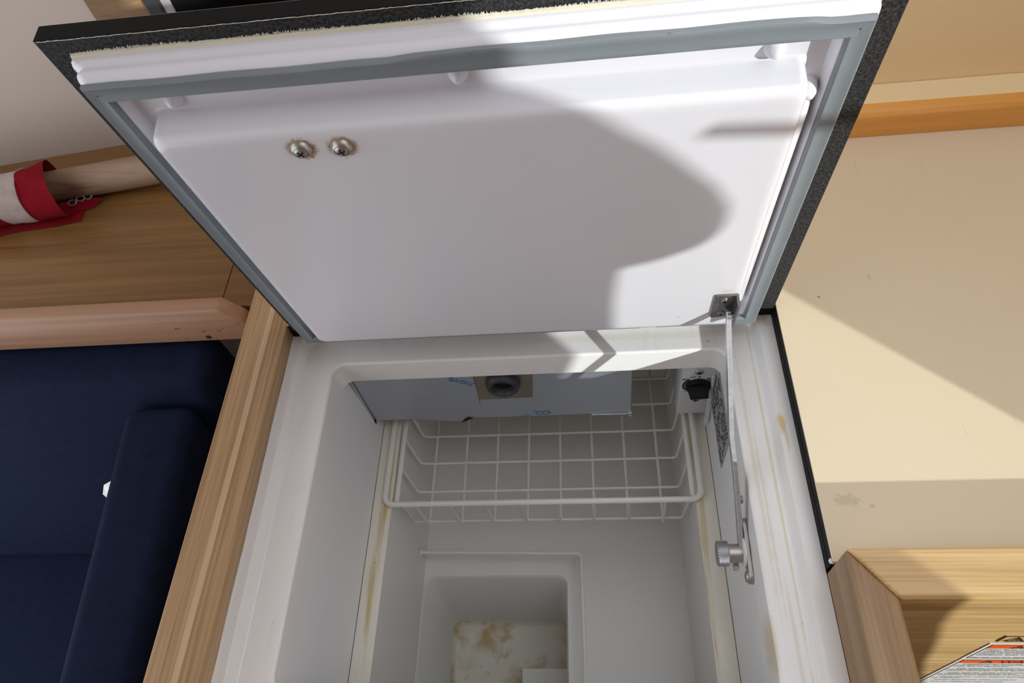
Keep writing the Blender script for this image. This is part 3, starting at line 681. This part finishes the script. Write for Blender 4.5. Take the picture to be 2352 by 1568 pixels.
# ================================================================== WARNING LABELS ON THE COOKER RECESS
sy0 = .1353
def lab(name, x0, x1, z0, z1, label):
    t_ = thing(name, label, 'label', (x0, sy0, z0))
    P('paper', box(x0, x1, sy0-.0006, sy0, z0, z1), M_PAPER, t_)
    return t_
def on_p(vf, x, z, sx=1.0): return xf(vf, lambda a_, b_, c_: (x+a_*sx, sy0-.0010, z+b_))
def frame(t_, x0, x1, z0, z1, w_=.0004):
    P('border', join(box(x0, x0+w_, sy0-.0009, sy0-.0005, z0, z1), box(x0, x1, sy0-.0009, sy0-.0005, z0, z0+w_), box(x0, x1, sy0-.0009, sy0-.0005, z1-w_, z1), box(x1-w_, x1, sy0-.0009, sy0-.0005, z0, z1)), M_INK, t_)
def triangle(x, z, s):
    o_ = [(x, z), (x+s, z), (x+s/2, z+s*.86)]; i_ = [(x+s*.22, z+s*.12), (x+s*.78, z+s*.12), (x+s/2, z+s*.60)]
    V = [(a_, sy0-.0010, b_) for a_, b_ in o_+i_]; Fc = [[0, 1, 4, 3], [1, 2, 5, 4], [2, 0, 3, 5]]
    b_ = box(x+s*.46, x+s*.54, sy0-.0011, sy0-.0009, z+s*.28, z+s*.5)
    return join((V, Fc), b_)
def warn(t_, x0, x1, z0, z1, hd, body, size):
    frame(t_, x0+.003, x1-.003, z0+.003, z1-.003)
    P('orange_band', box(x0+.0036, x1-.0036, sy0-.0009, sy0-.0005, z1-.0040-hd, z1-.0040), M_ORANGE, t_)
    P('warning_triangle', triangle(x0+.020, z1-.0030-hd, hd*.95), M_INK, t_)
    P('lettering', on_p(text_vf('WARNING', hd*.98, bold=.0002), x0+.036, z1-.0028-hd), M_INK, t_)
    for i, ln in enumerate(body):
        if ln: P('lettering', on_p(text_vf(ln, size, bold=.00003), x0+.0055, z1-.0052-hd-size*1.02*(i+1)), M_INK, t_)
s1 = lab('warning_label', .3078, .430, -.1625, -.1025, 'white warning label with orange band, upper one in the cooker recess')
warn(s1, .3078, .430, -.1625, -.1025, .0125, ['Open flame cooking appliances consume', 'oxygen and produce carbon monoxide. To', 'avoid asphyxiation, or death from', 'exposure to carbon monoxide, provide', 'ventilation when using this appliance.', '', 'Do not use this appliance for heating.'], .0052)
s2 = lab('warning_label', .3085, .430, -.300, -.1640, 'large white warning label under the upper one, half in shade')
warn(s2, .3085, .430, -.300, -.1640, .0125, ['   Liquefied petroleum gas is flammable', 'and explosive. To avoid injury or death', 'from fire or explosion:', '', '  - This system is designed for use with', 'liquefied petroleum gas only. Do not', 'connect natural gas to this system.', '', '  - Keep cylinder valves closed when boat', 'is unattended. Close them in any', 'emergency when appliances are not in use.', '', '  - Close cylinder valves before opening', 'the regulator.', '', '  - Always light burner when turned on.', '', '  - Test for leakage at least monthly'], .0052)
s3 = thing('clear_label', 'small clear label with black triangle above the white warning labels', 'label', (.309, sy0, -.094))
P('film', box(.3090, .350, sy0-.0003, sy0, -.0945, -.0752), M_OAK_X, s3)
P('border', join(box(.3090, .350, sy0-.0008, sy0-.0004, -.0757, -.0752), box(.3090, .3095, sy0-.0008, sy0-.0004, -.0945, -.0752)), M_INK, s3)
P('warning_triangle', triangle(.3125, -.0925, .0165), M_INK, s3)

# ================================================================== SETTEE
o = P('seat_back_cushion', hexa([(-1.3, .340, -.499), (-.4460, .340, -.499), (-.4460, .50, -.499), (-1.3, .50, -.499), (-1.3, .396, -.064), (-.4230, .392, -.064), (-.4230, .462, -.064), (-1.3, .462, -.064)], .018, 5), M_NAVY, None, 50)
tag(o, 'navy blue settee back cushion below the beech fiddle rail', 'cushion')
o = P('arm_cushion', hexa([(-.500, -.12, -.499), (-.405, -.12, -.499), (-.446, .334, -.499), (-.535, .334, -.499), (-.4735, -.12, -.095), (-.4030, -.12, -.097), (-.4460, .386, -.097), (-.5290, .384, -.095)], .016, 5), M_NAVY, None, 50)
tag(o, 'navy blue upright arm cushion beside the oak trim', 'cushion')
o = P('seat_cushion', box(-1.3, -.37, -.20, .50, -.62, -.500, .02, 4), M_NAVY, None, 50); tag(o, 'navy blue seat cushion in the dark below the back cushion', 'cushion')
o = P('cushion_tag', ([(-.510, .297, -.100), (-.5275, .293, -.108), (-.5295, .285, -.114), (-.521, .279, -.116), (-.510, .284, -.104)], [[0, 1, 2, 3, 4]]), M_PAPER)
tag(o, 'small white care tag sticking out beside the arm cushion', 'tag')
o = P('settee_base', box(-1.3, -.354, -.30, .52, -.98, -.621), M_SHELF); tag(o, 'wooden settee base under the blue cushions', 'settee base')

# ================================================================== FLAG ON ITS STAFF
SA = Vector((-.7247, .6338, 0.0)); SB = Vector((-.5319, .6624, 0.0)); SDv = (SB-SA).normalized(); SN = Vector((-SDv.y, SDv.x, 0))
fg = thing('rolled_flag', 'red and white striped flag rolled round a wooden staff on the shelf', 'flag', (-.66, .645, -.02))
P('staff', tube([SA+SDv*d for d in (-.6, -.2, -.1, 0, .05, .1, .15, .2, .3)], .0192, 20), M_STAFF, fg, True)
def stripe(s0, s1, n=6, flare0=0, flare1=0):
    V, Fc = [], []; m_ = 34
    for i in range(n+1):
        t_ = i/n; s_ = s0+(s1-s0)*t_
        for j in range(m_):
            a_ = 2*math.pi*j/m_; r_ = .0300+.0014*math.sin(3*a_+s_*60)+.0010*math.sin(5*a_-s_*110)+flare1*t_*.004
            dz = r_*math.sin(a_); dn = r_*math.cos(a_)*1.03
            sk = s_+.006*math.cos(a_)*-1*(flare1*t_*1.2+.4)
            p = SA+SDv*sk+SN*(dn-.018)+Vector((0, 0, max(dz+.0075, -.0186)))
            V.append(p)
    for i in range(n):
        for j in range(m_): Fc.append([i*m_+j, i*m_+(j+1) % m_, (i+1)*m_+(j+1) % m_, (i+1)*m_+j])
    return V, Fc
b = [.0865, .0505, .0155, -.0195, -.0545, -.0895]
for i in range(5):
    P('stripe', stripe(b[i+1], b[i]+.0004, 8, 0, 1 if i == 0 else 0), M_RED if i % 2 == 0 else M_WHITECLOTH, fg, True)
P('seam', tube([SA+SDv*(b[1]+.0006+.006*math.cos(a_)*-.4)+SN*(.0312*math.cos(a_)*1.03-.018)+Vector((0, 0, max(.0312*math.sin(a_)+.0075, -.0186))) for a_ in [2*math.pi*i/40 for i in range(40)]], .0009, 5, True), M_WHITECLOTH, fg, True)
V = []
for i in range(9):
    s_ = -.12+.028*i
    V += [SA+SDv*s_+SN*(-.030)+Vector((0, 0, -.0193)), SA+SDv*s_+SN*(-.0505-.0015*math.sin(i*2.1))+Vector((0, 0, -.0190+.001*(i % 2)))]
P('hem', (V, [[2*i, 2*i+1, 2*i+3, 2*i+2] for i in range(8)]), M_RED, fg)
V = [SA+SDv*s_+SN*n_+Vector((0, 0, z_)) for s_, n_, z_ in ((.070, -.034, -.019), (.115, -.030, -.018), (.128, -.020, -.015), (.115, -.018, -.012), (.075, -.020, -.010))]
P('inner_fold', (V, [[0, 1, 2, 3, 4]]), M_RED, fg)
for s_, n_, z_ in ((.092, -.024, -.010), (.102, -.020, -.009), (.1105, -.0175, -.0095)):
    c_ = SA+SDv*s_+SN*n_+Vector((0, 0, z_)); P('snap_hook', tube([c_+SDv*.005*math.cos(q)+SN*.0028*math.sin(q)+Vector((0, 0, .002*math.sin(q))) for q in [2*math.pi*i/14 for i in range(14)]], .0011, 6, True), M_STEEL, fg, True)

for o in list(SC.objects):
    if '_org' in o: del o['_org']
